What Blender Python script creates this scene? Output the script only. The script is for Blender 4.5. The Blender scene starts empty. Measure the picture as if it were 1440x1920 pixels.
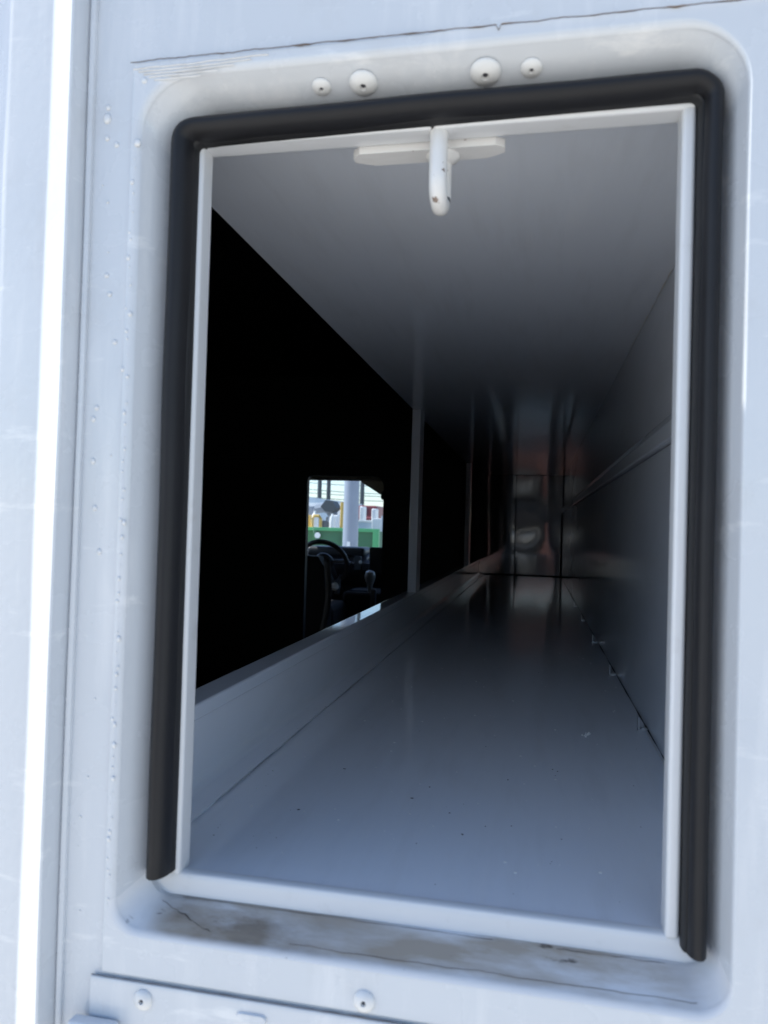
import bpy, bmesh, math, random
from mathutils import Vector, Matrix, noise
random.seed(4)
S = bpy.context.scene
C = S.collection
PI = math.pi
# ---------------------------------------------------------------- camera
# world: x right, y into the compartment, z up from eye height; ground at z = GZ
GZ = -1.5
cam_d = bpy.data.cameras.new('camera'); cam = bpy.data.objects.new('camera', cam_d); C.objects.link(cam)
cam_d.sensor_fit = 'HORIZONTAL'; cam_d.sensor_width = 24.0
cam_d.lens = 24.0 * 1406.6 / 1440.0
cam_d.clip_start = 0.02; cam_d.clip_end = 2000
R0 = Matrix(((0.98000296, -0.02879109, 0.19688901), (0.02457696, 0.99941426, 0.02381409), (-0.19745931, -0.01849894, 0.98013653)))
cx = Vector((R0[0][0], R0[0][2], -R0[0][1])); cdn = Vector((R0[1][0], R0[1][2], -R0[1][1])); cf = Vector((R0[2][0], R0[2][2], -R0[2][1]))
rm = Matrix((cx, -cdn, -cf)).transposed().to_4x4()
cam.matrix_world = Matrix.Translation((0, -0.5, 0)) @ rm
cam_d.shift_y = 2.0 / 1440.0
cam_d.dof.use_dof = True; cam_d.dof.focus_distance = 1.1; cam_d.dof.aperture_fstop = 9.0
S.camera = cam
# ---------------------------------------------------------------- light
SUN = Vector((-0.62, -0.006, 0.78)).normalized()
el = math.asin(SUN.z); az = math.atan2(SUN.x, SUN.y)
W = bpy.data.worlds.new('World'); S.world = W; W.use_nodes = True
wn = W.node_tree; sky = wn.nodes.new('ShaderNodeTexSky'); sky.sky_type = 'NISHITA'; sky.sun_disc = False
sky.sun_elevation = el; sky.sun_rotation = az; sky.air_density = 1.0; sky.dust_density = 0.5; sky.ozone_density = 2.2
wn.nodes['Background'].inputs[1].default_value = 0.14
wn.links.new(sky.outputs[0], wn.nodes['Background'].inputs[0])
sd = bpy.data.lights.new('sun', 'SUN'); sd.energy = 4.8; sd.angle = math.radians(0.53); sd.color = (1, 0.95, 0.86)
so = bpy.data.objects.new('sun', sd); C.objects.link(so); so.rotation_euler = SUN.to_track_quat('Z', 'Y').to_euler(); so.location = SUN * 30
S.view_settings.view_transform = 'Standard'; S.view_settings.look = 'None'; S.view_settings.gamma = 1
S.view_settings.exposure = 0.83
# ---------------------------------------------------------------- materials
def mat(name, col, rough=0.5, metal=0.0, coat=0.0, var=0.06, vscale=6.0, bump=0.0, bscale=200.0, spec=0.5, rvar=0.0):
    m = bpy.data.materials.new(name); m.use_nodes = True
    nt = m.node_tree; b = nt.nodes['Principled BSDF']; L = nt.links.new
    b.inputs['Roughness'].default_value = rough; b.inputs['Metallic'].default_value = metal
    b.inputs['Coat Weight'].default_value = coat; b.inputs['Coat Roughness'].default_value = 0.06
    b.inputs['Specular IOR Level'].default_value = spec
    tc = nt.nodes.new('ShaderNodeTexCoord')
    n = nt.nodes.new('ShaderNodeTexNoise'); n.inputs['Scale'].default_value = vscale; n.inputs['Detail'].default_value = 6
    L(tc.outputs['Object'], n.inputs['Vector'])
    r = nt.nodes.new('ShaderNodeMix'); r.data_type = 'RGBA'
    r.inputs[6].default_value = (col[0] * (1 - var), col[1] * (1 - var), col[2] * (1 - var), 1)
    r.inputs[7].default_value = (min(1, col[0] * (1 + var)), min(1, col[1] * (1 + var)), min(1, col[2] * (1 + var)), 1)
    L(n.outputs['Fac'], r.inputs[0]); L(r.outputs[2], b.inputs['Base Color'])
    m['out'] = 0
    if rvar:
        mr = nt.nodes.new('ShaderNodeMapRange'); mr.inputs[3].default_value = rough * (1 - rvar); mr.inputs[4].default_value = rough * (1 + rvar)
        n3 = nt.nodes.new('ShaderNodeTexNoise'); n3.inputs['Scale'].default_value = vscale * 4; n3.inputs['Detail'].default_value = 8
        L(tc.outputs['Object'], n3.inputs['Vector']); L(n3.outputs['Fac'], mr.inputs[0]); L(mr.outputs[0], b.inputs['Roughness'])
    if bump:
        n2 = nt.nodes.new('ShaderNodeTexNoise'); n2.inputs['Scale'].default_value = bscale; n2.inputs['Detail'].default_value = 3
        bp = nt.nodes.new('ShaderNodeBump'); bp.inputs['Strength'].default_value = bump; bp.inputs['Distance'].default_value = 0.001
        L(tc.outputs['Object'], n2.inputs['Vector']); L(n2.outputs['Fac'], bp.inputs['Height']); L(bp.outputs[0], b.inputs['Normal'])
    return m
def add_dirt(m, col, lo, hi, scale, zlim=None, stretch=(1, 1, 1), amt=1.0, ylim=None, xlim=None, xlim2=None):
    """brown-grey grime over the paint where a stretched noise passes a threshold"""
    nt = m.node_tree; b = nt.nodes['Principled BSDF']; L = nt.links.new
    src = b.inputs['Base Color'].links[0].from_socket
    tc = nt.nodes.new('ShaderNodeTexCoord'); mp = nt.nodes.new('ShaderNodeMapping'); mp.inputs['Scale'].default_value = stretch
    L(tc.outputs['Object'], mp.inputs[0])
    n = nt.nodes.new('ShaderNodeTexNoise'); n.inputs['Scale'].default_value = scale; n.inputs['Detail'].default_value = 9; n.inputs['Roughness'].default_value = 0.62
    L(mp.outputs[0], n.inputs['Vector'])
    mr = nt.nodes.new('ShaderNodeMapRange'); mr.inputs[1].default_value = lo; mr.inputs[2].default_value = hi; mr.inputs[4].default_value = amt
    L(n.outputs['Fac'], mr.inputs[0]); fac = mr.outputs[0]
    sx = nt.nodes.new('ShaderNodeSeparateXYZ'); L(tc.outputs['Object'], sx.inputs[0])
    for lim, ax in ((zlim, 2), (ylim, 1), (xlim, 0), (xlim2, 0)):
        if lim:
            z = nt.nodes.new('ShaderNodeMapRange'); z.inputs[1].default_value = lim[0]; z.inputs[2].default_value = lim[1]
            L(sx.outputs[ax], z.inputs[0])
            mu = nt.nodes.new('ShaderNodeMath'); mu.operation = 'MULTIPLY'; L(fac, mu.inputs[0]); L(z.outputs[0], mu.inputs[1]); fac = mu.outputs[0]
    x = nt.nodes.new('ShaderNodeMix'); x.data_type = 'RGBA'; L(fac, x.inputs[0]); L(src, x.inputs[6]); x.inputs[7].default_value = (*col, 1)
    L(x.outputs[2], b.inputs['Base Color'])
    return m
PAINT = mat('white_body_paint', (0.595, 0.62, 0.65), 0.27, coat=0.3, var=0.03, bump=0.12, bscale=160, rvar=0.2)
add_dirt(PAINT, (0.45, 0.43, 0.40), 0.56, 0.85, 14, amt=0.35)
add_dirt(PAINT, (0.80, 0.80, 0.80), 0.52, 0.72, 30, stretch=(1.0, 1.0, 0.12), amt=0.5)
add_dirt(PAINT, (0.86, 0.86, 0.85), 0.60, 0.70, 26, stretch=(0.5, 1, 2.2), amt=0.5)
TRIM = mat('white_trim_paint', (0.68, 0.69, 0.70), 0.3, coat=0.3, var=0.03, bump=0.08, bscale=90)
add_dirt(TRIM, (0.42, 0.40, 0.36), 0.6, 0.8, 40, amt=0.4)
SILL = mat('dirty_sill_paint', (0.66, 0.67, 0.69), 0.42, var=0.04, bump=0.25, bscale=60)
add_dirt(SILL, (0.15, 0.115, 0.08), 0.30, 0.55, 24, zlim=(-0.2590, -0.2625), ylim=(-0.0335, -0.0295), xlim=(-0.06, -0.17), xlim2=(-0.252, -0.232), stretch=(0.5, 1.4, 1.0), amt=0.9)
add_dirt(SILL, (0.34, 0.285, 0.22), 0.34, 0.60, 26, xlim=(-0.258, -0.225), xlim2=(0.112, 0.085), zlim=(-0.2590, -0.2625), ylim=(-0.0335, -0.0295), stretch=(0.35, 1.6, 1.0), amt=0.9)
add_dirt(SILL, (0.06, 0.045, 0.035), 0.64, 0.70, 60, zlim=(-0.2590, -0.2625), stretch=(0.5, 1.5, 1.0), amt=0.9)
INT = mat('grey_white_compartment_paint', (0.76, 0.79, 0.84), 0.09, coat=0.0, var=0.03, bump=0.012, bscale=260, rvar=0.3, spec=0.55)
add_dirt(INT, (0.50, 0.50, 0.50), 0.50, 0.80, 16, stretch=(2.2, 0.3, 1.0), amt=0.22)
add_dirt(INT, (0.90, 0.90, 0.90), 0.56, 0.72, 34, stretch=(1.6, 0.2, 0.6), amt=0.16)
RUB = mat('black_rubber', (0.014, 0.014, 0.016), 0.46, var=0.2, vscale=30, bump=0.1, bscale=300, spec=0.28)
add_dirt(RUB, (0.13, 0.115, 0.10), 0.5, 0.8, 60, zlim=(-0.225, -0.26), amt=0.45)
RUBC = mat('black_seal_channel', (0.01, 0.01, 0.011), 0.6)
SCREW = mat('painted_screw', (0.70, 0.70, 0.69), 0.3, coat=0.3, bump=0.1, bscale=400)
HOLE = mat('dark_recess', (0.05, 0.05, 0.06), 0.7)
GRIME = mat('brown_cracked_sealant', (0.12, 0.09, 0.07), 0.8, var=0.5, vscale=90)
CAULK = mat('white_sealant', (0.68, 0.68, 0.68), 0.5, var=0.06, vscale=80, bump=0.4, bscale=120)
add_dirt(CAULK, (0.22, 0.18, 0.14), 0.52, 0.70, 90, amt=0.35)
STRK = mat('chipped_white_striker', (0.74, 0.73, 0.71), 0.32, coat=0.3, bump=0.3, bscale=150)
add_dirt(STRK, (0.14, 0.07, 0.035), 0.655, 0.675, 110, amt=0.85)
LINER = mat('black_cargo_liner', (0.022, 0.022, 0.025), 0.6, var=0.2)
PLAS = mat('black_cab_plastic', (0.02, 0.021, 0.024), 0.45, var=0.15, vscale=20)
GPLAS = mat('grey_cab_plastic', (0.10, 0.105, 0.11), 0.45)
FAB = mat('charcoal_seat_fabric', (0.03, 0.03, 0.033), 0.85, bump=0.3, bscale=300)
HEAD = mat('beige_headliner', (0.42, 0.39, 0.33), 0.85)
CHROME = mat('satin_metal', (0.75, 0.75, 0.73), 0.22, metal=1.0)
WHP = mat('pale_plastic', (0.75, 0.73, 0.66), 0.35)
STEEL = mat('bright_clip_steel', (0.62, 0.63, 0.64), 0.35, metal=0.7)
CONC = mat('concrete_ground', (0.54, 0.525, 0.49), 0.9, var=0.15, vscale=0.8, bump=0.4, bscale=30)
TYRE = mat('tyre_rubber', (0.03, 0.03, 0.03), 0.8, bump=0.2)
CHAS = mat('black_chassis_paint', (0.03, 0.03, 0.03), 0.6)
POLE = mat('galvanised_pole', (0.28, 0.31, 0.36), 0.5, metal=0.2, var=0.15, vscale=3)
GREEN = mat('green_dumpster_paint', (0.035, 0.135, 0.06), 0.6, var=0.25, vscale=3)
GREENL = mat('bright_green_paint', (0.07, 0.33, 0.13), 0.5)
YEL = mat('yellow_paint', (0.55, 0.36, 0.08), 0.5)
RED = mat('dark_red_paint', (0.22, 0.045, 0.05), 0.45)
WHT = mat('white_tank_paint', (0.78, 0.78, 0.75), 0.45)
PBLUE = mat('pale_blue_grey_paint', (0.42, 0.50, 0.56), 0.5)
DGREY = mat('dark_grey_machine', (0.06, 0.07, 0.075), 0.6)
MGREY = mat('mid_grey_machine', (0.22, 0.25, 0.29), 0.6)
def glassmat():
    m = bpy.data.materials.new('window_glass'); m.use_nodes = True; nt = m.node_tree
    nt.nodes.remove(nt.nodes['Principled BSDF']); out = nt.nodes['Material Output']
    t = nt.nodes.new('ShaderNodeBsdfTransparent'); t.inputs[0].default_value = (0.86, 0.91, 0.97, 1)
    g = nt.nodes.new('ShaderNodeBsdfGlossy'); g.inputs['Roughness'].default_value = 0.02
    lw_ = nt.nodes.new('ShaderNodeLayerWeight'); lw_.inputs[0].default_value = 0.5
    pw = nt.nodes.new('ShaderNodeMath'); pw.operation = 'POWER'; pw.inputs[1].default_value = 5; nt.links.new(lw_.outputs['Facing'], pw.inputs[0])
    f = nt.nodes.new('ShaderNodeMath'); f.operation = 'MULTIPLY_ADD'; f.inputs[1].default_value = 0.9; f.inputs[2].default_value = 0.04; nt.links.new(pw.outputs[0], f.inputs[0])
    x = nt.nodes.new('ShaderNodeMixShader'); nt.links.new(f.outputs[0], x.inputs[0]); nt.links.new(t.outputs[0], x.inputs[1]); nt.links.new(g.outputs[0], x.inputs[2])
    nt.links.new(x.outputs[0], out.inputs[0]); return m
GLASS = glassmat()
# ---------------------------------------------------------------- helpers
def link(name, me, m, parent=None, smooth=None):
    if m: me.materials.append(m)
    if smooth is not None:
        me.shade_smooth()
        me.set_sharp_from_angle(angle=math.radians(smooth))
    o = bpy.data.objects.new(name, me); C.objects.link(o)
    if smooth is not None and smooth <= 50:
        wmod = o.modifiers.new('weighted', 'WEIGHTED_NORMAL'); wmod.keep_sharp = True; wmod.weight = 80
    if parent:
        o.parent = parent
        if parent.type == 'EMPTY': o.matrix_parent_inverse = Matrix.Translation(-parent.location)
    return o
def tag(o, label=None, cat=None, group=None, kind=None):
    if label: o['label'] = label
    if cat: o['category'] = cat
    if group: o['group'] = group
    if kind: o['kind'] = kind
    return o
def empty(name, loc, label, cat, group=None):
    o = bpy.data.objects.new(name, None); C.objects.link(o); o.location = loc; o.empty_display_size = 0.1
    return tag(o, label, cat, group)
def pyd(name, v, f, m, parent=None, smooth=None):
    me = bpy.data.meshes.new(name); me.from_pydata([tuple(p) for p in v], [], f); me.update()
    bm = bmesh.new(); bm.from_mesh(me); bmesh.ops.recalc_face_normals(bm, faces=bm.faces); bm.to_mesh(me); bm.free()
    return link(name, me, m, parent, smooth)
def bmobj(name, bm, m, parent=None, smooth=None):
    me = bpy.data.meshes.new(name); bmesh.ops.recalc_face_normals(bm, faces=bm.faces); bm.to_mesh(me); bm.free()
    return link(name, me, m, parent, smooth)
def bbox(bm, x0, x1, y0, y1, z0, z1, bev=0, seg=2, mx=None):
    g = bmesh.ops.create_cube(bm, size=1.0); vs = g['verts']
    bmesh.ops.scale(bm, verts=vs, vec=(x1 - x0, y1 - y0, z1 - z0)); bmesh.ops.translate(bm, verts=vs, vec=((x0 + x1) / 2, (y0 + y1) / 2, (z0 + z1) / 2))
    if bev:
        es = list({e for v in vs for e in v.link_edges})
        r = bmesh.ops.bevel(bm, geom=es, offset=bev, segments=seg, affect='EDGES', profile=0.5)
        vs = list({v for f in r['faces'] for v in f.verts} | {v for v in vs if v.is_valid})
    if mx is not None: bmesh.ops.transform(bm, matrix=mx, verts=vs)
    return vs
def box(name, x0, x1, y0, y1, z0, z1, m, parent=None, bev=0.0, seg=2, mx=None):
    bm = bmesh.new(); bbox(bm, x0, x1, y0, y1, z0, z1, bev, seg, mx)
    return bmobj(name, bm, m, parent, 35 if bev else None)
def extr(name, prof, a0, a1, axis, m, parent=None, closed=True, smooth=30, nseg=1, wob=None):
    """extrude a closed 2D profile along an axis; prof gives the two other coordinates in x,y,z order"""
    n = len(prof); v = []; f = []
    for k in range(nseg + 1):
        a = a0 + (a1 - a0) * k / nseg
        for (p, q) in prof:
            if wob: dp, dq = wob(a, p, q)
            else: dp = dq = 0
            p2, q2 = p + dp, q + dq
            v.append({'x': (a, p2, q2), 'y': (p2, a, q2), 'z': (p2, q2, a)}[axis])
    for k in range(nseg):
        for i in range(n if closed else n - 1):
            j = (i + 1) % n
            f.append((k * n + i, k * n + j, (k + 1) * n + j, (k + 1) * n + i))
    if closed: f.append(tuple(range(n))); f.append(tuple(nseg * n + i for i in range(n)))
    return pyd(name, v, f, m, parent, smooth)
def tube(name, path, rad, m, parent=None, n=12, cap=True):
    v = []; f = []; P = [Vector(p) for p in path]
    for i, p in enumerate(P):
        t = (P[min(i + 1, len(P) - 1)] - P[max(i - 1, 0)]).normalized()
        ref = Vector((0, 0, 1)) if abs(t.z) < 0.9 else Vector((0, 1, 0))
        a = t.cross(ref).normalized(); b = t.cross(a).normalized()
        r = rad[i] if isinstance(rad, (list, tuple)) else rad
        for k in range(n):
            w = 2 * PI * k / n; v.append(p + a * math.cos(w) * r + b * math.sin(w) * r)
    for i in range(len(P) - 1):
        for k in range(n):
            l = (k + 1) % n; f.append((i * n + k, i * n + l, (i + 1) * n + l, (i + 1) * n + k))
    if cap: f.append(tuple(range(n))); f.append(tuple((len(P) - 1) * n + k for k in range(n)))
    return pyd(name, v, f, m, parent, 40)
def lathe(name, prof, base, axis, m, parent=None, n=24):
    """prof: (radius, height) pairs along axis vector from base"""
    ax = Vector(axis).normalized(); ref = Vector((0, 0, 1)) if abs(ax.z) < 0.9 else Vector((1, 0, 0))
    a = ax.cross(ref).normalized(); b = ax.cross(a); B = Vector(base); v = []; f = []
    for r, h in prof:
        for k in range(n):
            w = 2 * PI * k / n; v.append(B + ax * h + a * math.cos(w) * r + b * math.sin(w) * r)
    for i in range(len(prof) - 1):
        for k in range(n):
            l = (k + 1) % n; f.append((i * n + k, i * n + l, (i + 1) * n + l, (i + 1) * n + k))
    f.append(tuple(range(n))); f.append(tuple((len(prof) - 1) * n + k for k in range(n)))
    return pyd(name, v, f, m, parent, 35)
# ---------------------------------------------------------------- ground
gnd = pyd('ground', [(-900, -900, GZ), (900, -900, GZ), (900, 900, GZ), (-900, 900, GZ)], [(0, 1, 2, 3)], CONC); tag(gnd, kind='structure')
# ---------------------------------------------------------------- truck
T = empty('service_truck', (-0.9, 3.0, GZ), 'white service truck body seen through the small open hatch of its long side compartment', 'truck')
YP = -0.034      # outer skin plane
# ---- rear skin with the rounded hatch opening
def rrect(x0, x1, z0, z1, rt, rb, n=8):
    pts = []
    for cxx, czz, r, a0 in ((x0 + rt, z1 - rt, rt, PI), (x1 - rt, z1 - rt, rt, PI / 2), (x1 - rb, z0 + rb, rb, 0), (x0 + rb, z0 + rb, rb, -PI / 2)):
        for k in range(n + 1):
            w = a0 - (PI / 2) * k / n; pts.append((cxx + r * math.cos(w), czz + r * math.sin(w)))
    return pts
JX0, JX1, JZ0, JZ1 = -0.2600, 0.1115, -0.2630, 0.2915
def off(d): return (JX0 - d, JX1 + (0.4 * d if d > 0 else d), JZ0 - d, JZ1 + d)
loops = []
def addl(r, rt, rb, y): loops.append(([(p[0], y, p[1]) for p in rrect(*r, rt, rb)]))
addl((-0.3085, 0.26, -0.62, 0.62), 0.0005, 0.0005, YP + 0.0022)
addl((-0.2795, 0.170, -0.3055, 0.3150), 0.0004, 0.0004, YP + 0.0022)
addl((-0.2790, 0.169, -0.3050, 0.3145), 0.0006, 0.0006, YP + 0.0002)
addl((-0.2782, 0.168, -0.3042, 0.3137), 0.001, 0.001, YP)
ff = 0.006; fl = 0.0115
addl(off(ff + fl), 0.042, 0.022, YP)
for k in range(1, 7):
    w = math.radians(76) * k / 6
    addl(off(fl + ff * (1 - math.sin(w) / math.sin(math.radians(76)))), 0.042 - 0.006 * k / 6, 0.022 - 0.004 * k / 6, YP + ff * (1 - math.cos(w)))
addl(off(0), 0.034, 0.017, -0.009)
for k in range(1, 5):
    w = PI / 2 * k / 4
    addl(off(-0.007 * (1 - math.cos(w))), 0.034 - 0.007 * (1 - math.cos(w)), 0.014, -0.009 + 0.011 * math.sin(w))
addl((-0.2410, 0.0905, -0.2575, 0.2740), 0.004, 0.004, 0.0025)
n = len(loops[0]); V = [p for l in loops for p in l]
fs_p = []; fs_f = []; fs_s = []
for k in range(len(loops) - 1):
    for i in range(n):
        j = (i + 1) % n; fc = (k * n + i, k * n + j, (k + 1) * n + j, (k + 1) * n + i)
        zc = sum(V[q][2] for q in fc) / 4
        (fs_p if k < 1 else (fs_s if (k >= 5 and zc < -0.252) else fs_f)).append(fc)
def sub(name, faces, m, parent):
    used = sorted({q for f in faces for q in f}); ix = {q: i for i, q in enumerate(used)}
    return pyd(name, [V[q] for q in used], [tuple(ix[q] for q in f) for f in faces], m, parent, 40)
panel = sub('rear_panel', fs_p, PAINT, T)
frame = sub('hatch_frame', fs_f, PAINT, T)
sill = sub('sill', fs_s, SILL, T); tag(sill, 'grimy white sill ledge under the hatch opening')
def ledge_line(name, x0, x1, y0, y1, wmax, sd):
    v = []; f = []; N = 90
    for i in range(N + 1):
        u = i / N; x = x0 + (x1 - x0) * u; y = y0 + (y1 - y0) * u + 0.0012 * noise.noise((u * 9, sd, 0)) + 0.0005 * noise.noise((u * 40, sd, 5))
        w = max(0.00005, 0.6 * wmax * (0.35 + noise.noise((u * 7, sd, 9))))
        z = -0.2627 - max(0, -0.009 - y) * 0.56
        v += [(x, y - w, z), (x, y, z + 0.0002), (x, y + w, z)]
        if i: b = 3 * i; f += [(b - 3, b - 2, b + 1, b), (b - 2, b - 1, b + 2, b + 1)]
    return pyd(name, v, f, GRIME, sill, 60)
ledge_line('grime_crack', -0.235, -0.02, -0.0068, -0.0075, 0.0011, 2.2); ledge_line('grime_crack', -0.15, 0.10, -0.0275, -0.0272, 0.0007, 5.1)
ledge_line('grime_crack', -0.248, -0.205, -0.012, -0.027, 0.0012, 7.7); ledge_line('grime_crack', 0.02, 0.085, -0.0078, -0.0085, 0.0008, 4.4)
# ---- left corner trim: ribs running down beside the hatch
prof = [(-0.3085, YP + 0.0022), (-0.3088, YP - 0.0005), (-0.3100, YP - 0.0016), (-0.3115, YP - 0.0018), (-0.3128, YP - 0.0006), (-0.3135, YP + 0.001), (-0.3150, YP - 0.004),
        (-0.3160, YP - 0.0115), (-0.3168, YP - 0.0134), (-0.3182, YP - 0.0140), (-0.3355, YP - 0.0060), (-0.3385, YP - 0.0038), (-0.3420, YP - 0.0030), (-0.3720, YP - 0.0030), (-0.3780, YP - 0.0012), (-0.4200, YP + 0.012), (-0.4250, YP + 0.03), (-0.3085, YP + 0.03)]
def wobble(a, p, q):
    if q > YP + 0.0015: return (0, 0)
    return (0.0007 * noise.noise((a * 6, p * 40, 0)), 0.0006 * noise.noise((a * 9 + 5, p * 60, 3)))
extr('corner_trim', prof, -0.62, 0.62, 'z', PAINT, T, nseg=120, smooth=28, wob=wobble)
# ---- cracked sealant line over the frame, and the caulked seam
def ribbon(name, pts, wid, y, m, parent):
    v = []; f = []
    for i, (x, z) in enumerate(pts):
        w = wid(i)
        v += [(x, y, z - w), (x, y - 0.0006, z), (x, y, z + w)]
        if i: b = 3 * i; f += [(b - 3, b - 2, b + 1, b), (b - 2, b - 1, b + 2, b + 1)]
    return pyd(name, v, f, m, parent, 60)
pts = []; k = 0
x = -0.281
while x < 0.16:
    pts.append((x, 0.3152 + 0.0007 * noise.noise((x * 60, 0, 0)) + 0.0004 * noise.noise((x * 260, 1, 0)) + (-0.0035 if abs(x + 0.030) < 0.0012 else 0))); x += 0.0016
cr = ribbon('cracked_seam', pts, lambda i: max(0.00012, 0.0003 + 0.00075 * max(0, noise.noise((i * 0.11, 7, 0)) + (0.1 if i > 70 else -0.25))), YP - 0.0006, GRIME, T)
tag(cr, 'brown crack in the sealant above the hatch')
for q in range(5):
    z0 = 0.3105 - q * 0.0022; x = -0.279 + 0.004 * q; pts = []
    while x < -0.279 + 0.10 - 0.012 * q:
        pts.append((x, z0 + 0.0006 * noise.noise((x * 70, q * 3.1, 0)) + 0.02 * max(0, x + 0.24))); x += 0.002
    ribbon('sealant_smear', pts, lambda i: 0.0005 + 0.0005 * abs(noise.noise((i * 0.3, q, 2))), YP - 0.0002, CAULK, T)
# ---- paint nibs / beads
def bead_obj(name, spots, m, parent):
    bm = bmesh.new()
    for (x, y, z, r) in spots:
        g = bmesh.ops.create_icosphere(bm, subdivisions=2, radius=r)
        bmesh.ops.scale(bm, verts=g['verts'], vec=(1, 0.55, random.uniform(1.0, 1.35))); bmesh.ops.translate(bm, verts=g['verts'], vec=(x, y, z))
    return bmobj(name, bm, m, parent, 60)
sp = []
zz = 0.29
for i in range(62):
    z = 0.26 - 0.53 * (i / 62) + random.uniform(-0.004, 0.004)
    sp.append((-0.2765 + 0.004 * (0.3 - z) * 0 + random.gauss(0, 0.0009), YP, z, random.choice((0.0005, 0.0007, 0.0009, 0.0013, 0.0016))))
for i in range(22):
    sp.append((random.uniform(-0.302, -0.285), YP + 0.002, random.uniform(-0.27, 0.3), random.choice((0.0004, 0.0007, 0.001, 0.0018))))
sp += [(-0.2705, YP, 0.302, 0.0022), (-0.2740, YP, 0.2590, 0.0026), (-0.2990, YP + 0.002, 0.279, 0.003), (-0.2985, YP + 0.002, 0.265, 0.0018)]
for i in range(14): sp.append((random.uniform(-0.326, -0.3155), YP - random.uniform(0.004, 0.013), random.uniform(-0.3, 0.3), random.uniform(0.0005, 0.0014)))
tag(bead_obj('paint_beads', sp, TRIM, T), kind='stuff')
# ---- inner lip round the opening
def lip(name, x0, x1, z0, z1, q=0.0):
    return box(name, x0, x1, -0.005 - q, 0.013 + q, z0, z1, TRIM, T, 0.0028, 3)
lip('lip', -0.2460, -0.2390, -0.2500, 0.2720)
lip('lip', 0.0850, 0.0935, -0.2500, 0.2720)
lip('lip', -0.2464, -0.0745, 0.2688, 0.2775, 0.0006)
lip('lip', -0.0741, 0.0939, 0.2690, 0.2790, 0.0006)
sl = extr('sill_lip', [(-0.0015, -0.2665), (-0.0060, -0.2655), (-0.0045, -0.2620), (-0.0035, -0.2530), (-0.0030, -0.2495), (-0.0014, -0.2478), (0.0040, -0.2476), (0.0060, -0.2484), (0.0065, -0.259), (0.0045, -0.2665)], -0.2590, 0.1105, 'x', TRIM, T, smooth=50, nseg=40,
          wob=lambda a, p, q: (0.0005 * noise.noise((a * 25, 0, 1)), 0.0004 * noise.noise((a * 30, 4, 1))) if q < -0.2535 else (0, 0))
# ---- rubber bulb seals
def ell(ca, cb, a, b, n=18): return [(ca + a * math.cos(2 * PI * k / n), cb + b * math.sin(2 * PI * k / n)) for k in range(n)]
CL, CR, CT = -0.2510, 0.1018, 0.2772
def seal_path(o_, rc):
    x0, x1, z1 = CL + o_, CR - o_, CT - o_
    z2 = z1 + 0.0035   # the strip climbs slightly to the right
    P = [(x0, -0.2455 + (z1 - rc + 0.2455) * k / 24) for k in range(25)]
    P += [(x0 + rc - rc * math.cos(PI / 2 * k / 7), z1 - rc + rc * math.sin(PI / 2 * k / 7)) for k in range(1, 8)]
    P += [(x0 + rc + (x1 - x0 - 2 * rc) * k / 18, z1 + (z2 - z1) * k / 18) for k in range(1, 19)]
    P += [(x1 - rc + rc * math.sin(PI / 2 * k / 7), z2 - rc + rc * math.cos(PI / 2 * k / 7)) for k in range(1, 8)]
    P += [(x1, z2 - rc - (z2 - rc + 0.2525) * k / 24) for k in range(1, 25)]
    return P
def sweep_seal(name, o_, rc, yc, sec, m, parent, nz):
    P = seal_path(o_, rc); v = []; f = []; M = 18; N = len(P)
    for i, (x, z) in enumerate(P):
        a_ = P[max(0, i - 1)]; b_ = P[min(N - 1, i + 1)]; t = Vector((b_[0] - a_[0], b_[1] - a_[1])).normalized(); nr = Vector((-t.y, t.x))
        u = i / (N - 1); a, b = sec(u)
        dn = nz * noise.noise((i * 0.21, o_ * 300, 2)); dy = nz * noise.noise((i * 0.17, o_ * 300, 9))
        for k in range(M):
            w = 2 * PI * k / M; q = a * math.cos(w) + dn
            v.append((x + nr.x * q, yc + dy + b * math.sin(w), z + nr.y * q))
    for i in range(N - 1):
        for k in range(M): l = (k + 1) % M; f.append((i * M + k, i * M + l, (i + 1) * M + l, (i + 1) * M + k))
    f.append(tuple(range(M))); f.append(tuple((N - 1) * M + k for k in range(M)))
    return pyd(name, v, f, m, parent, 50)
def lerp3(u, a, b, c): return a + (b - a) * min(1, max(0, (u - 0.3) / 0.12)) if u < 0.5 else b + (c - b) * min(1, max(0, (u - 0.58) / 0.12))
sl_o = sweep_seal('rubber_seal', 0.0, 0.0115, -0.0095, lambda u: (lerp3(u, 0.0080, 0.0080, 0.0060), lerp3(u, 0.0148, 0.0140, 0.0115)), RUB, T, 0.0009)
sweep_seal('seal_channel', 0.0058, 0.008, -0.005, lambda u: (lerp3(u, 0.0032, 0.0030, 0.0022), 0.0078), RUBC, sl_o, 0.0004)
# ---- screws under the top of the frame
def screw(x, y, z, r, axis, parent, h=None):
    h = h or r * 0.42
    s = lathe('screw', [(r, 0), (r * 1.0, h * 0.18), (r * 0.93, h * 0.45), (r * 0.74, h * 0.78), (r * 0.42, h * 0.97), (r * 0.26, h), (r * 0.22, h * 0.55)], (x, y, z), axis, SCREW, parent)
    B = Vector((x, y, z)) + Vector(axis).normalized() * h * 0.5
    lathe('socket', [(r * 0.19, 0), (r * 0.18, h * 0.12)], B, axis, HOLE, s, n=6)
    return s
AX = (0.0, -0.34, -0.94)
for (xx, r) in ((-0.1485, 0.0068), (-0.1195, 0.0097), (-0.0385, 0.0102), (-0.0092, 0.0071)):
    screw(xx, -0.0175, 0.2965, r, AX, frame)
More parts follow.
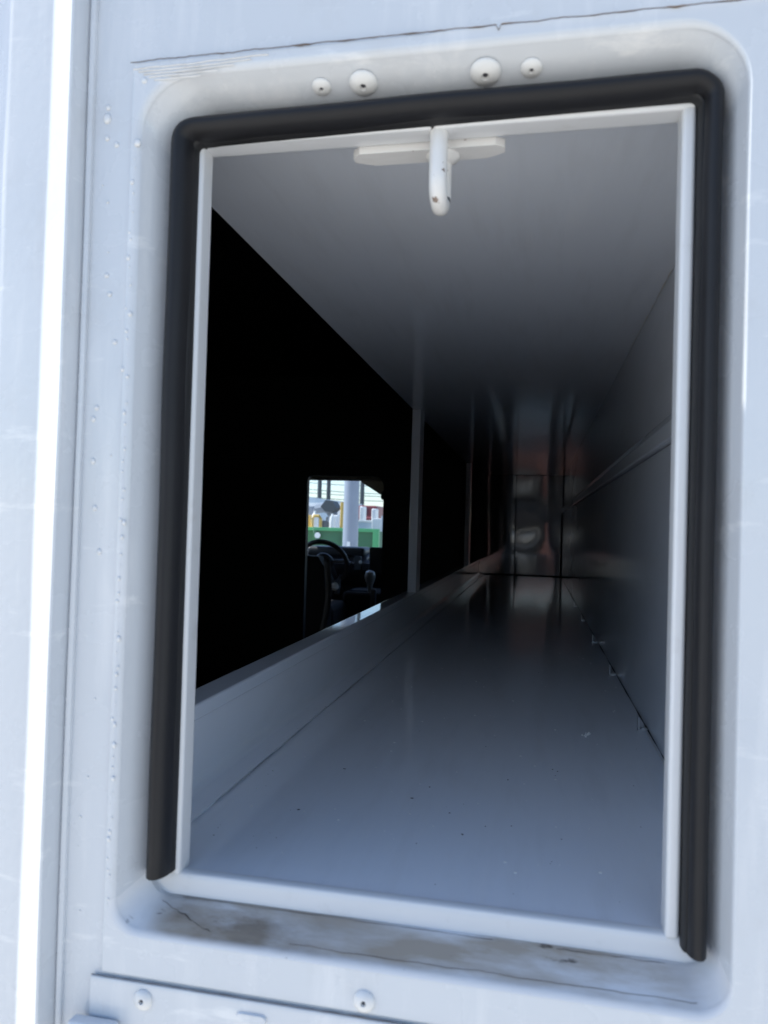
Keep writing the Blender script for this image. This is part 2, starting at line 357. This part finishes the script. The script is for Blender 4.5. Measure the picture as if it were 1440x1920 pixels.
# ---- striker: plate and bent rod hung inside the top lip
pl = extr('striker_plate', [(-0.1345, 0.006), (-0.1290, 0.0005), (-0.0330, 0.0005), (-0.0268, 0.005), (-0.0268, 0.012), (-0.0400, 0.0185), (-0.1205, 0.0185), (-0.1345, 0.012)], 0.2645, 0.2705, 'z', STRK, T, smooth=20)
pl.data.transform(Matrix.Translation((0, 0.0135, 0.0)))
hp = [(-0.0705, 0.002, 0.270)] + [(-0.0705, 0.002, 0.262 - 0.024 * k / 6) for k in range(7)]
for k in range(1, 10):
    w = PI * k / 9; hp.append((-0.0705, 0.002 + 0.013 * (1 - math.cos(w)), 0.238 - 0.013 * math.sin(w)))
hp += [(-0.0705, 0.028, 0.238 + 0.026 * k / 5) for k in range(1, 6)]
tube('striker_loop', hp, 0.0062, STRK, pl, 14)
lathe('weld', [(0.0125, 0), (0.0118, 0.0018), (0.0085, 0.004), (0.006, 0.0055)], (-0.0705, 0.026, 0.2648), (0, 0, -1), STRK, pl, 16)
# ---- hinge plate and screws under the sill
hz = -0.3060
hpz = extr('hinge_plate', [(YP - 0.0004, hz - 0.002), (YP - 0.0012, hz - 0.0024), (YP - 0.0016, hz - 0.0032), (YP - 0.0018, hz - 0.0050), (YP - 0.0018, -0.62), (YP + 0.001, -0.62), (YP + 0.001, hz - 0.002)], -0.2860, 0.150, 'x', PAINT, T, smooth=30)
ribbon('seam_grime', [(-0.286 + 0.003 * i, hz - 0.0012 + 0.0004 * noise.noise((i * 0.4, 3, 0))) for i in range(140)], lambda i: 0.0001 + 0.0004 * abs(noise.noise((i * 0.17, 9, 0))), YP - 0.0009, GRIME, T)
screw(-0.2470, YP - 0.0018, -0.3180, 0.0068, (0, -1, 0.0), hpz, 0.0032)
screw(-0.0975, YP, -0.2975, 0.0070, (0, -1, 0.0), frame, 0.0034)
screw(-0.0990, YP - 0.0018, -0.3195, 0.0068, (0, -1, 0.0), hpz, 0.0032)
# pressed slot on the hinge plate
sv = rrect(-0.1815, -0.1605, -0.3215, -0.3150, 0.0032, 0.0032, 6); nn = len(sv)
V2 = [(p[0], YP - 0.0019, p[1]) for p in sv] + [(-0.171 + (p[0] + 0.171) * 0.93, YP - 0.0036, -0.3183 + (p[1] + 0.3183) * 0.8) for p in sv]
pyd('pressed_slot', V2, [(i, (i + 1) % nn, nn + (i + 1) % nn, nn + i) for i in range(nn)] + [tuple(range(nn, 2 * nn))], PAINT, hpz, 40)
box('hinge_bracket', -0.296, -0.262, YP - 0.014, YP - 0.003, -0.3500, -0.3325, TRIM, T, 0.003, 3)
# ---------------------------------------------------------------- compartment interior
YE = 3.8; FZ = -0.2505; CZ = 0.3155; RX = 0.1490
def wavy(amp, s):
    return lambda a, p, q: (amp * noise.noise((a * s, p * 5, 1.7)), amp * noise.noise((a * s, q * 5, 8.1)))
floor = box('compartment_floor', -0.2960, RX, 0.0068, YE, FZ - 0.010, FZ, INT, T)
lw = [(-0.2735, FZ + 0.0003), (-0.2735, FZ + 0.0022)]
for k in range(7):
    w = PI / 2 * k / 6; lw.append((-0.2960 - 0.010 * math.sin(w), FZ + 0.0022 + 0.010 * (1 - math.cos(w))))
lw += [(-0.3060, -0.1855), (-0.3080, -0.1855)]
for k in range(7):
    w = PI / 2 * (1 - k / 6); lw.append((-0.2960 - 0.012 * math.sin(w), FZ + 0.0002 + 0.012 * (1 - math.cos(w)) - 0.0))
extr('kick_panel', lw, 0.0131, YE, 'y', INT, T, smooth=40)
RAILM = mat('glossy_rail_paint', (0.72, 0.76, 0.82), 0.045, var=0.03, bump=0.004, bscale=500, spec=0.55)
rail = box('side_rail', -0.3360, -0.3030, 0.0131, YE, -0.1855, -0.1700, RAILM, T, 0.003, 3)
ceil = box('compartment_ceiling', -0.3260, RX + 0.03, 0.0131, YE, CZ, CZ + 0.02, INT, T, 0.001, 1)
rl = box('lower_side_panel', RX, RX + 0.006, 0.0131, YE, FZ - 0.01, 0.1040, INT, T, 0.001, 1)
ru = extr('upper_side_panel', [(RX + 0.0015, 0.1062), (RX - 0.004, 0.1068), (RX - 0.006, 0.1085), (RX - 0.0062, 0.1240), (RX - 0.0045, 0.1285), (RX + 0.0035, 0.1420), (RX + 0.004, 0.1500), (RX + 0.004, CZ), (RX + 0.008, CZ), (RX + 0.008, 0.1062)], 0.0131, YE, 'y', INT, T, smooth=25)
def seam(name, x, z, y0, y1, w, m):
    v = []; f = []; N = 160
    for i in range(N + 1):
        y = y0 + (y1 - y0) * (i / N) ** 1.6; q = w * (0.45 + 0.9 * max(-0.35, noise.noise((i * 0.35, x * 50, z * 20))))
        v += [(x - q, y, z), (x, y, z + (q if z > 0 else -q) * -0.6), (x + q * 0.2, y, z + (-q if z > 0 else q))]
        if i: b = 3 * i; f += [(b - 3, b - 2, b + 1, b), (b - 2, b - 1, b + 2, b + 1)]
    return pyd(name, v, f, m, T, 60)
GAP = mat('dark_panel_gap', (0.03, 0.03, 0.035), 0.8)
BEADM = mat('pale_seam_bead', (0.55, 0.50, 0.42), 0.5, var=0.4, vscale=60)
seam('floor_seam', RX - 0.0012, FZ + 0.0010, 0.02, YE - 0.02, 0.0017, GAP)
seam('floor_seam_bead', RX - 0.0040, FZ + 0.0007, 0.30, 0.52, 0.0009, BEADM)
seam('kick_seam', -0.2726, FZ + 0.0008, 0.01, YE - 0.02, 0.0011, GAP)
seam('ceiling_seam', RX + 0.0028, CZ - 0.0008, 0.02, 0.85, 0.0009, BEADM)
for yy in (1.46, 3.06):
    box('post', -0.3260, -0.3035, yy, yy + 0.07, -0.1702, CZ, INT, T, 0.002, 2)
for yy in (0.51, 0.89, 1.29, 1.71, 2.11):
    cl = extr('floor_clip', [(RX - 0.001, FZ + 0.0003), (RX - 0.013, FZ + 0.0003), (RX - 0.013, FZ + 0.016), (RX - 0.0115, FZ + 0.016), (RX - 0.0115, FZ + 0.002), (RX - 0.001, FZ + 0.002)], yy, yy + 0.010, 'y', STEEL, T, smooth=20)
    lathe('rivet', [(0.0035, 0), (0.003, 0.001), (0.0012, 0.0018)], (RX - 0.006, yy + 0.005, FZ + 0.002), (0, 0, 1), STEEL, cl, 8)
# end wall in two glossy panels with a dark uneven joint
END = mat('glossy_end_panel', (0.24, 0.235, 0.235), 0.05, metal=0.45, var=0.04, vscale=3, bump=0.0, spec=1.0)
def endpanel(name, x0, x1, bulge):
    v = []; f = []; nx, nz = 24, 40
    for i in range(nx + 1):
        for j in range(nz + 1):
            u, w = i / nx, j / nz; x = x0 + (x1 - x0) * u; z = FZ + 0.004 + (CZ - FZ - 0.006) * w
            y = YE - 0.004 + bulge * (noise.noise((u * 1.4, w * 2.0, bulge * 900)) * 0.0016 + 0.0012 * math.cos(PI * u))
            if i == 0: x += 0.003 * noise.noise((w * 5, 3, 1))
            v.append((x, y, z))
    for i in range(nx):
        for j in range(nz): a = i * (nz + 1) + j; f.append((a, a + 1, a + nz + 2, a + nz + 1))
    return pyd(name, v, f, END, T, 80)
endpanel('end_panel', -0.304, -0.1105, 0.25)
endpanel('end_panel', -0.1045, RX - 0.001, 1.0)
box('end_joint', -0.304, RX - 0.001, YE - 0.016, YE - 0.001, FZ + 0.0002, FZ + 0.006, HOLE, T, 0.002)
box('end_joint', RX - 0.006, RX - 0.0005, YE - 0.016, YE - 0.001, FZ + 0.006, 0.100, HOLE, T, 0.002)
box('end_backing', -0.34, RX + 0.03, YE + 0.004, YE + 0.02, FZ - 0.02, CZ + 0.03, HOLE, T)
# ---------------------------------------------------------------- rest of the body (closed, dark inside)
box('outer_side_wall', RX + 0.030, RX + 0.045, -0.03, 4.24, -0.80, 0.85, PAINT, T)
box('cargo_wall', -2.05, -2.00, -0.03, 4.2, -0.85, 0.85, LINER, T)
box('cargo_roof', -2.05, RX + 0.045, -0.03, 4.2, 0.85, 0.88, LINER, T)
box('cargo_floor', -2.05, RX + 0.03, -0.03, 4.2, -0.90, -0.85, LINER, T)
box('rear_wall', -2.05, -0.3061, 0.014, 0.034, -0.85, 0.85, LINER, T)
box('rear_door', -2.05, -0.4255, -0.036, 0.012, -0.85, 0.85, PAINT, T, 0.004)
box('rear_header', -0.3061, RX + 0.03, 0.014, 0.03, CZ + 0.02, 0.85, LINER, T)
box('rear_apron', -0.3061, RX + 0.03, 0.014, 0.03, -0.85, FZ - 0.011, LINER, T)
box('shelf_beam', -2.0, -0.37, 3.52, 3.58, 0.37, 0.405, LINER, T)
# bulkhead with walk-through opening, as one bent outline
bx0, bx1, bt = -1.2755, -0.832, 0.2821
hole = [(bx0, -0.85), (bx0, bt - 0.03)] + [(bx0 + 0.03 - 0.03 * math.cos(PI / 2 * k / 5), bt - 0.03 + 0.03 * math.sin(PI / 2 * k / 5)) for k in range(1, 6)]
hole += [(bx1 - 0.06 + 0.06 * math.sin(PI / 2 * k / 5), bt - 0.06 + 0.06 * math.cos(PI / 2 * k / 5)) for k in range(0, 6)] + [(bx1, -0.85)]
outl = [(-2.05, -0.85), (-2.05, 0.85), (-0.3605, 0.85), (-0.3605, -0.85)]
box('partition', -0.360, -0.342, 3.60, 4.24, -0.85, 0.85, LINER, T)
box('partition', -0.341, RX + 0.03, 4.20, 4.24, -0.85, 0.85, LINER, T)
extr('bulkhead', outl[:] + hole[::-1], 3.60, 3.64, 'y', LINER, T, smooth=30)
# cab shell
box('cab_roof', -2.05, RX + 0.045, 4.2405, 5.62, 0.50, 0.55, HEAD, T, 0.01)
box('cab_roof_lining', -2.0, -0.361, 3.6405, 4.2400, 0.50, 0.55, HEAD, T, 0.01)
box('cab_floor', -2.05, RX + 0.03, 4.2002, 6.6, -0.95, -0.90, PLAS, T)
for xw in (-2.05, RX - 0.02):
    d = box('cab_door', xw, xw + 0.05, 4.2405, 6.6, -0.90, -0.22, PLAS, T, 0.01)
    box('door_pillar', xw, xw + 0.05, 4.2405, 4.80, -0.22, 0.50, PLAS, T, 0.01)
    box('door_glass', xw + 0.022, xw + 0.027, 4.80, 5.95, -0.22, 0.16, GLASS, d)
    box('sun_block_header', xw, xw + 0.05, 4.80, 5.95, 0.16, 0.50, PLAS, T, 0.01)  # unseen header, brought down over the window to keep sun off the console
# windscreen: slanted pane, header, pillars
wy0, wz0, wy1, wz1 = 6.35, -0.26, 5.62, 0.50
def slat(name, x0, x1, y0, z0, y1, z1, th, m, parent):
    return pyd(name, [(x0, y0, z0), (x1, y0, z0), (x1, y1, z1), (x0, y1, z1), (x0, y0 + th, z0 + th * .6), (x1, y0 + th, z0 + th * .6), (x1, y1 + th, z1 + th * .6), (x0, y1 + th, z1 + th * .6)],
               [(0, 1, 2, 3), (4, 5, 6, 7), (0, 1, 5, 4), (1, 2, 6, 5), (2, 3, 7, 6), (3, 0, 4, 7)], m, parent)
ws = slat('windscreen', -2.0, RX - 0.02, wy0, wz0, wy1, wz1, 0.005, GLASS, T)
box('overhead_shelf', -2.0, -0.37, 3.70, 3.78, 0.2640, 0.4995, HEAD, T, 0.012, 3)
# sun visor folded at an angle beside the mirror
K = 4.35 / 5.1
vis = extr('sun_visor', [(x * K, z * K) for x, z in ((-1.190, 0.330), (-1.190, 0.305), (-1.160, 0.288), (-0.970, 0.172), (-0.75, 0.10), (-0.75, 0.330))], 3.84, 3.865, 'y', HEAD, T, smooth=30)
box('visor_clip', -1.045 * K, -0.935 * K, 3.80, 3.838, 0.185 * K, 0.250 * K, PLAS, T, 0.015, 3)
box('cowl', -2.0, RX - 0.02, 6.30, 6.60, -0.90, -0.30, PLAS, T, 0.02)
# dashboard
dash = extr('dashboard', [(5.55, -0.95), (5.55, -0.50), (5.46, -0.42), (5.44, -0.31), (5.52, -0.245), (5.80, -0.215), (6.10, -0.225), (6.32, -0.262), (6.32, -0.95)], -2.0, RX - 0.02, 'x', PLAS, T, smooth=40)
box('instrument_hood', -1.86, -1.36, 5.50, 5.78, -0.26, -0.175, PLAS, dash, 0.03, 3)
box('radio', -1.430, -1.375, 5.428, 5.47, -0.355, -0.245, GPLAS, dash, 0.004)
box('air_vent', -1.365, -1.24, 5.430, 5.47, -0.36, -0.30, PLAS, dash, 0.004)
for zq in (-0.315, -0.332, -0.349): box('vent_slat', -1.36, -1.29, 5.424, 5.43, zq, zq + 0.006, GPLAS, dash)
lathe('dash_lamp', [(0.014, 0), (0.014, 0.006), (0.009, 0.012), (0.003, 0.014)], (-1.312, 5.435, -0.258), (0, -1, 0), WHP, dash, 14)
lathe('ignition_knob', [(0.016, 0), (0.016, 0.02), (0.012, 0.03), (0.006, 0.033)], (-1.464, 5.435, -0.302), (0, -1, 0), CHROME, dash, 14)
lathe('dial', [(0.013, 0), (0.013, 0.012), (0.010, 0.016)], (-1.375, 5.424, -0.29), (0, -1, 0), WHP, dash, 14)
box('mounted_screen', -1.262, -1.08, 5.22, 5.25, -0.372, -0.160, PLAS, T, 0.01, 3)
# steering wheel
SWc = Vector((-1.595, 5.10, -0.292)); tl = Matrix.Rotation(math.radians(28), 3, 'X')
ring = []
swh = bpy.data.meshes.new('steering_wheel'); v = []; f = []
N1, N2 = 48, 12
for i in range(N1):
    a = 2 * PI * i / N1
    for j in range(N2):
        b = 2 * PI * j / N2; r = 0.188 + 0.019 * math.cos(b)
        v.append(SWc + tl @ Vector((r * math.cos(a), 0.019 * math.sin(b), r * math.sin(a))))
for i in range(N1):
    for j in range(N2): f.append((i * N2 + j, i * N2 + (j + 1) % N2, ((i + 1) % N1) * N2 + (j + 1) % N2, ((i + 1) % N1) * N2 + j))
sw = pyd('steering_wheel', v, f, PLAS, T, 60)
lathe('hub', [(0.075, 0), (0.08, 0.02), (0.07, 0.045), (0.03, 0.055)], SWc + tl @ Vector((0, 0.03, 0)), tl @ Vector((0, -1, 0)), PLAS, sw, 20)
for a in (8, 172, 250, 290):
    w = math.radians(a); tube('spoke', [SWc + tl @ Vector((0.06 * math.cos(w), 0.015, 0.06 * math.sin(w))), SWc + tl @ Vector((0.185 * math.cos(w), 0, 0.185 * math.sin(w)))], 0.014, GPLAS, sw, 8)
tube('steering_column', [SWc + tl @ Vector((0, 0.04, 0)), (SWc.x, 5.56, -0.55)], 0.05, PLAS, T, 14)
tube('column_stalk', [(-1.56, 5.2, -0.42), (-1.505, 5.16, -0.475)], [0.007, 0.011], CHROME, T, 10)
lathe('stalk_knob', [(0.012, -0.028), (0.026, -0.02), (0.034, 0), (0.030, 0.018), (0.014, 0.028)], (-1.503, 5.12, -0.472), (0.5, -0.6, 0.3), WHP, T, 16)
tube('parking_lever', [(-1.475, 5.16, -0.38), (-1.478, 5.14, -0.43), (-1.485, 5.12, -0.53)], [0.006, 0.016, 0.020], GPLAS, T, 10)
# seat
seat = extr('seat_backrest', [(-1.88, -0.62), (-1.86, -0.30), (-1.80, -0.22), (-1.62, -0.205), (-1.44, -0.215), (-1.395, -0.28), (-1.375, -0.50), (-1.36, -0.85), (-1.88, -0.85)], 4.42, 4.54, 'y', FAB, T, smooth=40)
box('seat_cushion', -1.88, -1.36, 4.54, 5.02, -0.72, -0.56, FAB, T, 0.04, 3)
box('seat_base', -1.80, -1.44, 4.50, 4.98, -0.90, -0.72, PLAS, T)
bp = [(-1.372 + 0.022 * math.sin(k * 0.35), 4.40 - 0.01 * math.sin(k * 0.6), -0.225 - 0.045 * k) for k in range(12)]
sbm = []; sf = []
for i, p in enumerate(bp):
    sbm += [(p[0] - 0.022, p[1], p[2]), (p[0] + 0.022, p[1] - 0.004, p[2])]
    if i: sf.append((2 * i - 2, 2 * i - 1, 2 * i + 1, 2 * i))
bl = pyd('seat_belt', sbm, sf, GPLAS, T, 60); md = bl.modifiers.new('thick', 'SOLIDIFY'); md.thickness = 0.002
# gear shifter and console
CON = mat('matt_black_console', (0.009, 0.009, 0.010), 0.7)
cons = box('centre_console', -1.40, -1.02, 4.95, 5.43, -0.90, -0.49, CON, T, 0.03, 3)
box('cup_tray', -1.36, -1.20, 5.0, 5.2, -0.493, -0.480, CON, cons, 0.006)
tube('shifter_shaft', [(-1.185, 5.02, -0.49), (-1.18, 4.96, -0.40)], 0.008, CHROME, T, 10)
KNOB = mat('satin_grey_knob', (0.38, 0.37, 0.34), 0.3, coat=0.5)
kn = lathe('shifter_knob', [(0.013, -0.085), (0.018, -0.055), (0.027, -0.015), (0.040, 0.02), (0.042, 0.045), (0.032, 0.070), (0.012, 0.080)], (-1.190, 4.955, -0.405), (0.02, -0.15, 1), KNOB, T, 20)
box('brake_handle', -1.165, -1.125, 4.86, 4.90, -0.60, -0.455, GPLAS, T, 0.012, 3)
# chassis and wheels below
box('chassis_rail', -1.50, -1.38, 0.1, 6.5, -1.10, -0.95, CHAS, T); box('chassis_rail', -0.52, -0.40, 0.1, 6.5, -1.10, -0.95, CHAS, T)
for yy in (1.3, 5.6):
    tube('axle', [(-1.85, yy, -1.10), (-0.05, yy, -1.10)], 0.05, CHAS, T, 10)
    for xw in (-2.0, -0.12):
        w = lathe('wheel', [(0.25, -0.02), (0.36, -0.01), (0.395, 0.03), (0.40, 0.12), (0.395, 0.21), (0.36, 0.25), (0.25, 0.26)], (xw, yy, -1.10), (1, 0, 0), TYRE, T, 32)
        lathe('rim', [(0.24, -0.025), (0.22, 0.0), (0.10, 0.03), (0.06, 0.0)], (xw, yy, -1.10), (1, 0, 0), CHROME, w, 20)
# ---------------------------------------------------------------- dirt specks on the compartment floor
bm = bmesh.new()
for i in range(60):
    d = 0.03 + 1.1 * random.random() ** 1.7; x = random.uniform(-0.29, 0.14); r = random.choice((0.0003, 0.0004, 0.0005, 0.0008))
    g = bmesh.ops.create_icosphere(bm, subdivisions=1, radius=r)
    bmesh.ops.scale(bm, verts=g['verts'], vec=(random.uniform(0.8, 2.4), random.uniform(0.6, 1.5), 0.5)); bmesh.ops.rotate(bm, verts=g['verts'], cent=(0, 0, 0), matrix=Matrix.Rotation(random.random() * 6, 3, 'Z'))
    bmesh.ops.translate(bm, verts=g['verts'], vec=(x, d, FZ + 0.0005 + (0.0016 if x < -0.2735 else 0)))
tag(bmobj('floor_debris', bm, HOLE), 'dark grit scattered over the grey compartment floor', 'debris', kind='stuff')
bm = bmesh.new()
for i in range(130):
    d = 0.05 + 1.5 * random.random() ** 1.4; x = random.uniform(-0.26, 0.14); r = random.choice((0.0004, 0.0005, 0.0008, 0.0011))
    g = bmesh.ops.create_icosphere(bm, subdivisions=1, radius=r); bmesh.ops.scale(bm, verts=g['verts'], vec=(1.2, 1, 0.5))
    bmesh.ops.translate(bm, verts=g['verts'], vec=(x, d, FZ + 0.0003))
for i in range(16):
    g = bmesh.ops.create_icosphere(bm, subdivisions=1, radius=random.uniform(0.0005, 0.0014)); bmesh.ops.translate(bm, verts=g['verts'], vec=(0.07 + random.gauss(0, 0.003), 0.47 + random.gauss(0, 0.006), FZ + 0.0004))
tag(bmobj('white_flakes', bm, WHT), 'tiny white paint flakes lying on the grey compartment floor', 'debris', kind='stuff')
# ---------------------------------------------------------------- the yard seen through the windscreen
def at(px, pz, d): return (px * d, d - 0.5, pz * d)
p = empty('steel_pole', (-3.465, 13.5, GZ), 'thick blue-grey steel pole standing in front of the green dumpster', 'pole')
lathe('shaft', [(0.150, 0.02), (0.147, 2), (0.14, 7.5)], (-3.465, 13.5, GZ), (0, 0, 1), POLE, p, 28)
lathe('base_plate', [(0.27, 0), (0.27, 0.025), (0.16, 0.03)], (-3.465, 13.5, GZ), (0, 0, 1), POLE, p, 20)
box('pole_tag', -3.49, -3.43, 13.335, 13.35, -0.42, -0.30, WHT, p)
d = empty('green_dumpster', (-5.4, 17.3, GZ), 'long green steel dumpster with bright green corner post behind the pole', 'dumpster')
box('side_wall', -7.6, -3.66, 16.5, 16.56, GZ + 0.1, -0.12, GREEN, d); box('end_wall', -3.70, -3.66, 16.56, 18.2, GZ + 0.1, -0.12, GREEN, d); box('back_wall', -7.6, -3.66, 18.2, 18.26, GZ + 0.1, -0.12, GREEN, d)
box('floor', -7.6, -3.66, 16.5, 18.26, GZ + 0.02, GZ + 0.1, GREEN, d)
box('top_rim', -7.6, -3.62, 16.44, 16.60, -0.13, -0.05, GREENL, d, 0.01)
box('corner_post', -3.66, -3.52, 16.42, 16.58, GZ + 0.02, -0.05, GREENL, d, 0.01)
for xr in (-7.2, -6.5, -5.8, -5.1, -4.4): box('rib', xr, xr + 0.09, 16.42, 16.50, GZ + 0.1, -0.13, GREEN, d, 0.01)
lathe('round_sticker', [(0.07, 0), (0.07, 0.004)], (-4.98, 16.415, -0.24), (0, -1, 0), WHT, d, 18)
def tank(x, y, r, h, label, m=WHT):
    t = lathe('gas_tank', [(r, 0), (r, h * 0.86), (r * 0.8, h * 0.94), (r * 0.35, h * 0.97), (r * 0.35, h)], (x, y, GZ), (0, 0, 1), m, None, 18)
    return tag(t, label, 'tank', 'white tanks behind the dumpster')
tank(-6.58, 21.5, 0.10, 1.93, 'tall white tank beside the yellow pipe frame'); tank(-6.03, 21.5, 0.085, 1.86, 'white tank between dark machine and steel pole'); tank(-6.34, 21.3, 0.06, 1.55, 'short white tank right of the yellow pipe frame')
yf = empty('yellow_guard_frame', (-6.42, 21.0, GZ), 'bent yellow pipe guard above the dumpster rim', 'guard rail')
tube('pipe', [(-6.50, 21, GZ), (-6.50, 21, 0.18), (-6.46, 21, 0.27), (-6.30, 21, 0.27), (-6.25, 21, 0.20), (-6.25, 21, GZ)], 0.05, YEL, yf, 10)
yp = tag(tube('yellow_post', [(-5.76, 21.6, GZ), (-5.76, 21.6, 0.72)], 0.05, YEL, None, 10), 'thin yellow post just left of the steel pole', 'post')
yq = tag(box('yellow_crate', -6.95, -6.72, 21.5, 21.8, GZ, 0.30, YEL, None, 0.02), 'yellow crate edge left of the tall white tank', 'crate')
dm = empty('dark_loader', (-6.5, 24, GZ), 'dark grey loader arm with angular bucket raised over the dumpster', 'loader')
tube('arm', [(-7.3, 24, 0.55), (-6.95, 24, 0.62), (-6.70, 24, 0.35), (-6.75, 24, 0.10)], [0.16, 0.2, 0.18, 0.14], MGREY, dm, 8)
extr('bucket', [(-7.02, 0.62), (-6.85, 0.85), (-6.62, 0.82), (-6.48, 0.60), (-6.62, 0.45), (-6.85, 0.45)], 23.6, 24.3, 'y', DGREY, dm, smooth=20)
box('body', -7.0, -6.1, 24.2, 25.2, -0.9, 0.30, DGREY, dm, 0.05); box('track', -7.1, -6.0, 24.1, 25.3, GZ, -0.9, DGREY, dm, 0.1)
vt = empty('pale_trailer', (-11.5, 38, GZ), 'long pale box trailer with slanted roof far behind the loader', 'trailer')
extr('box_body', [(-14.5, -0.6), (-14.5, 1.75), (-9.4, 1.22), (-9.4, -0.6)], 37, 40, 'y', PBLUE, vt, smooth=20)
box('roof_stripe', -14.4, -9.5, 36.97, 37.0, 0.95, 1.15, WHT, vt)
for xx in (-13.5, -10.5): lathe('wheel', [(0.5, 0), (0.5, 0.3)], (xx, 37.2, GZ + 0.5), (0, 1, 0), TYRE, vt, 18)
rt = empty('red_truck', (-6.3, 28, GZ), 'dark red truck cab right of the steel pole', 'truck')
box('cab', -6.65, -5.93, 27.5, 29.0, 0.30, 0.80, RED, rt, 0.06, 3); box('bonnet', -6.6, -5.95, 26.9, 27.5, -0.6, 0.36, RED, rt, 0.06, 3); box('lower_body', -6.65, -5.93, 27.5, 30, -0.8, 0.30, WHT, rt, 0.05)
box('windscreen', -6.55, -6.25, 27.47, 27.5, 0.45, 0.70, GLASS, rt)
for xx in (-6.62, -6.1): lathe('wheel', [(0.45, 0), (0.45, 0.2)], (xx, 28, GZ + 0.45), (1, 0, 0), TYRE, rt, 18)
cn = empty('pale_container', (-4.6, 19.8, GZ), 'pale blue-grey metal container behind the dumpster corner', 'container')
box('body', -4.85, -4.16, 19.3, 20.6, GZ, 0.12, PBLUE, cn, 0.01); box('lid', -4.88, -4.13, 19.27, 20.63, 0.12, 0.17, WHT, cn, 0.01)
wp = tag(tube('grey_post', [(-3.72, 17.9, GZ), (-3.72, 17.9, 0.28)], 0.055, POLE, None, 12), 'thin pale post beside the bright green dumpster corner', 'post')
wb = tag(box('white_cabinet', -4.25, -3.85, 19.0, 19.25, GZ, 0.22, WHT, None, 0.02), 'white cabinet at the right edge of the yard', 'cabinet')
def upole(x, y, h, label):
    u = empty('utility_pole', (x, y, GZ), label, 'utility pole', 'utility poles in the far yard')
    lathe('pole_shaft', [(0.16, 0), (0.11, h - GZ)], (x, y, GZ), (0, 0, 1), DGREY, u, 12); box('crossarm', x - 1.1, x + 1.1, y - 0.06, y + 0.06, h - 0.5, h - 0.36, DGREY, u)
upole(-13.2, 44.5, 6.2, 'leftmost far utility pole above the loader'); upole(-12.7, 44.8, 5.6, 'far utility pole second from the left'); upole(-10.4, 44.2, 6.5, 'far utility pole right of the thick steel pole')
for i, (za, zb, yb) in enumerate(((3.1, 2.5, 44.4), (2.75, 2.0, 44.45), (2.45, 1.9, 44.5), (2.2, 1.6, 44.55))):
    pth = [(-19 + 13 * k / 20, yb, za + (zb - za) * k / 20 - 0.25 * math.sin(PI * k / 20)) for k in range(21)]
    tag(tube('overhead_wire', pth, 0.02, DGREY, None, 5), ('topmost', 'second', 'third', 'lowest')[i] + ' of the overhead wires crossing the far sky', 'wire', 'overhead wires')

rb = random.Random(11)
for i, (px, pz, d_, w_, h_, m_, lab) in enumerate((
    (-0.3060, 0.020, 26, 0.22, 0.40, MGREY, 'grey machine housing at the left edge of the yard view'), (-0.2700, 0.010, 24, 0.20, 0.26, WHT, 'small white drum just left of the steel pole'),
    (-0.2890, 0.004, 23, 0.16, 0.16, DGREY, 'dark crate peeking over the dumpster between tanks'), (-0.2660, 0.024, 30, 0.30, 0.25, WHT, 'pale box high behind the yellow post'),
    (-0.2330, 0.020, 25, 0.14, 0.45, WHT, 'white sack beside the red truck cab'), (-0.2160, 0.016, 26, 0.16, 0.55, WHT, 'white drum in front of the red truck cab'),
    (-0.2080, 0.022, 30, 0.26, 0.40, PBLUE, 'pale blue box at the right edge of the yard view'))):
    x, y, z = px * d_, d_ - 0.5, pz * d_
    o_ = box('yard_box' if 'box' in lab or 'crate' in lab else ('yard_drum' if 'drum' in lab else ('yard_sack' if 'sack' in lab else 'machine_housing')), x - w_ / 2, x + w_ / 2, y, y + 0.5, GZ, z + h_ * 0.4, m_, None, 0.04, 3)
    tag(o_, lab, lab.split()[2] if lab.split()[1] in ('white', 'blue') else lab.split()[1], 'clutter stacked behind the dumpster')
# ---------------------------------------------------------------- stand-in vehicle added behind the camera to give the end panel its round reflection
pv = empty('reflection_vehicle', (-0.35, -5.4, GZ), 'unseen brown-red vehicle with round spare wheel, added for the reflection in the far end panel', 'vehicle')
BR = mat('brown_red_paint', (0.48, 0.23, 0.19), 0.35, coat=0.4)
DGL = mat('dark_tinted_glass', (0.03, 0.035, 0.04), 0.08)
box('body', -1.25, 0.55, -8.4, -4.62, -0.95, -0.02, BR, pv, 0.12, 4); box('cabin', -1.15, 0.45, -7.6, -4.66, -0.03, 0.55, BR, pv, 0.14, 4)
box('rear_window', -0.98, 0.28, -4.668, -4.645, 0.14, 0.44, DGL, pv, 0.008)
box('rear_bumper', -1.22, 0.52, -4.64, -4.48, -1.05, -0.85, CHAS, pv, 0.04)
tw = lathe('spare_wheel', [(0.20, 0.0), (0.33, 0.0), (0.36, 0.05), (0.36, 0.15), (0.33, 0.20), (0.21, 0.20), (0.20, 0.15)], (-0.33, -4.62, -0.10), (0, 1, 0), TYRE, pv, 32)
lathe('rim', [(0.20, 0.12), (0.19, 0.16), (0.12, 0.13), (0.06, 0.17), (0.02, 0.175)], (-0.33, -4.62, -0.10), (0, 1, 0), WHP, tw, 10)
for xl in (-1.18, 0.36): box('tail_light', xl, xl + 0.12, -4.64, -4.60, -0.45, -0.15, RED, pv, 0.01)
for yy in (-5.4, -7.7):
    for xw in (-1.27, 0.37): lathe('wheel', [(0.2, 0), (0.36, 0.01), (0.38, 0.05), (0.38, 0.16), (0.36, 0.20), (0.2, 0.2)], (xw, yy, GZ + 0.38), (1, 0, 0), TYRE, pv, 24)
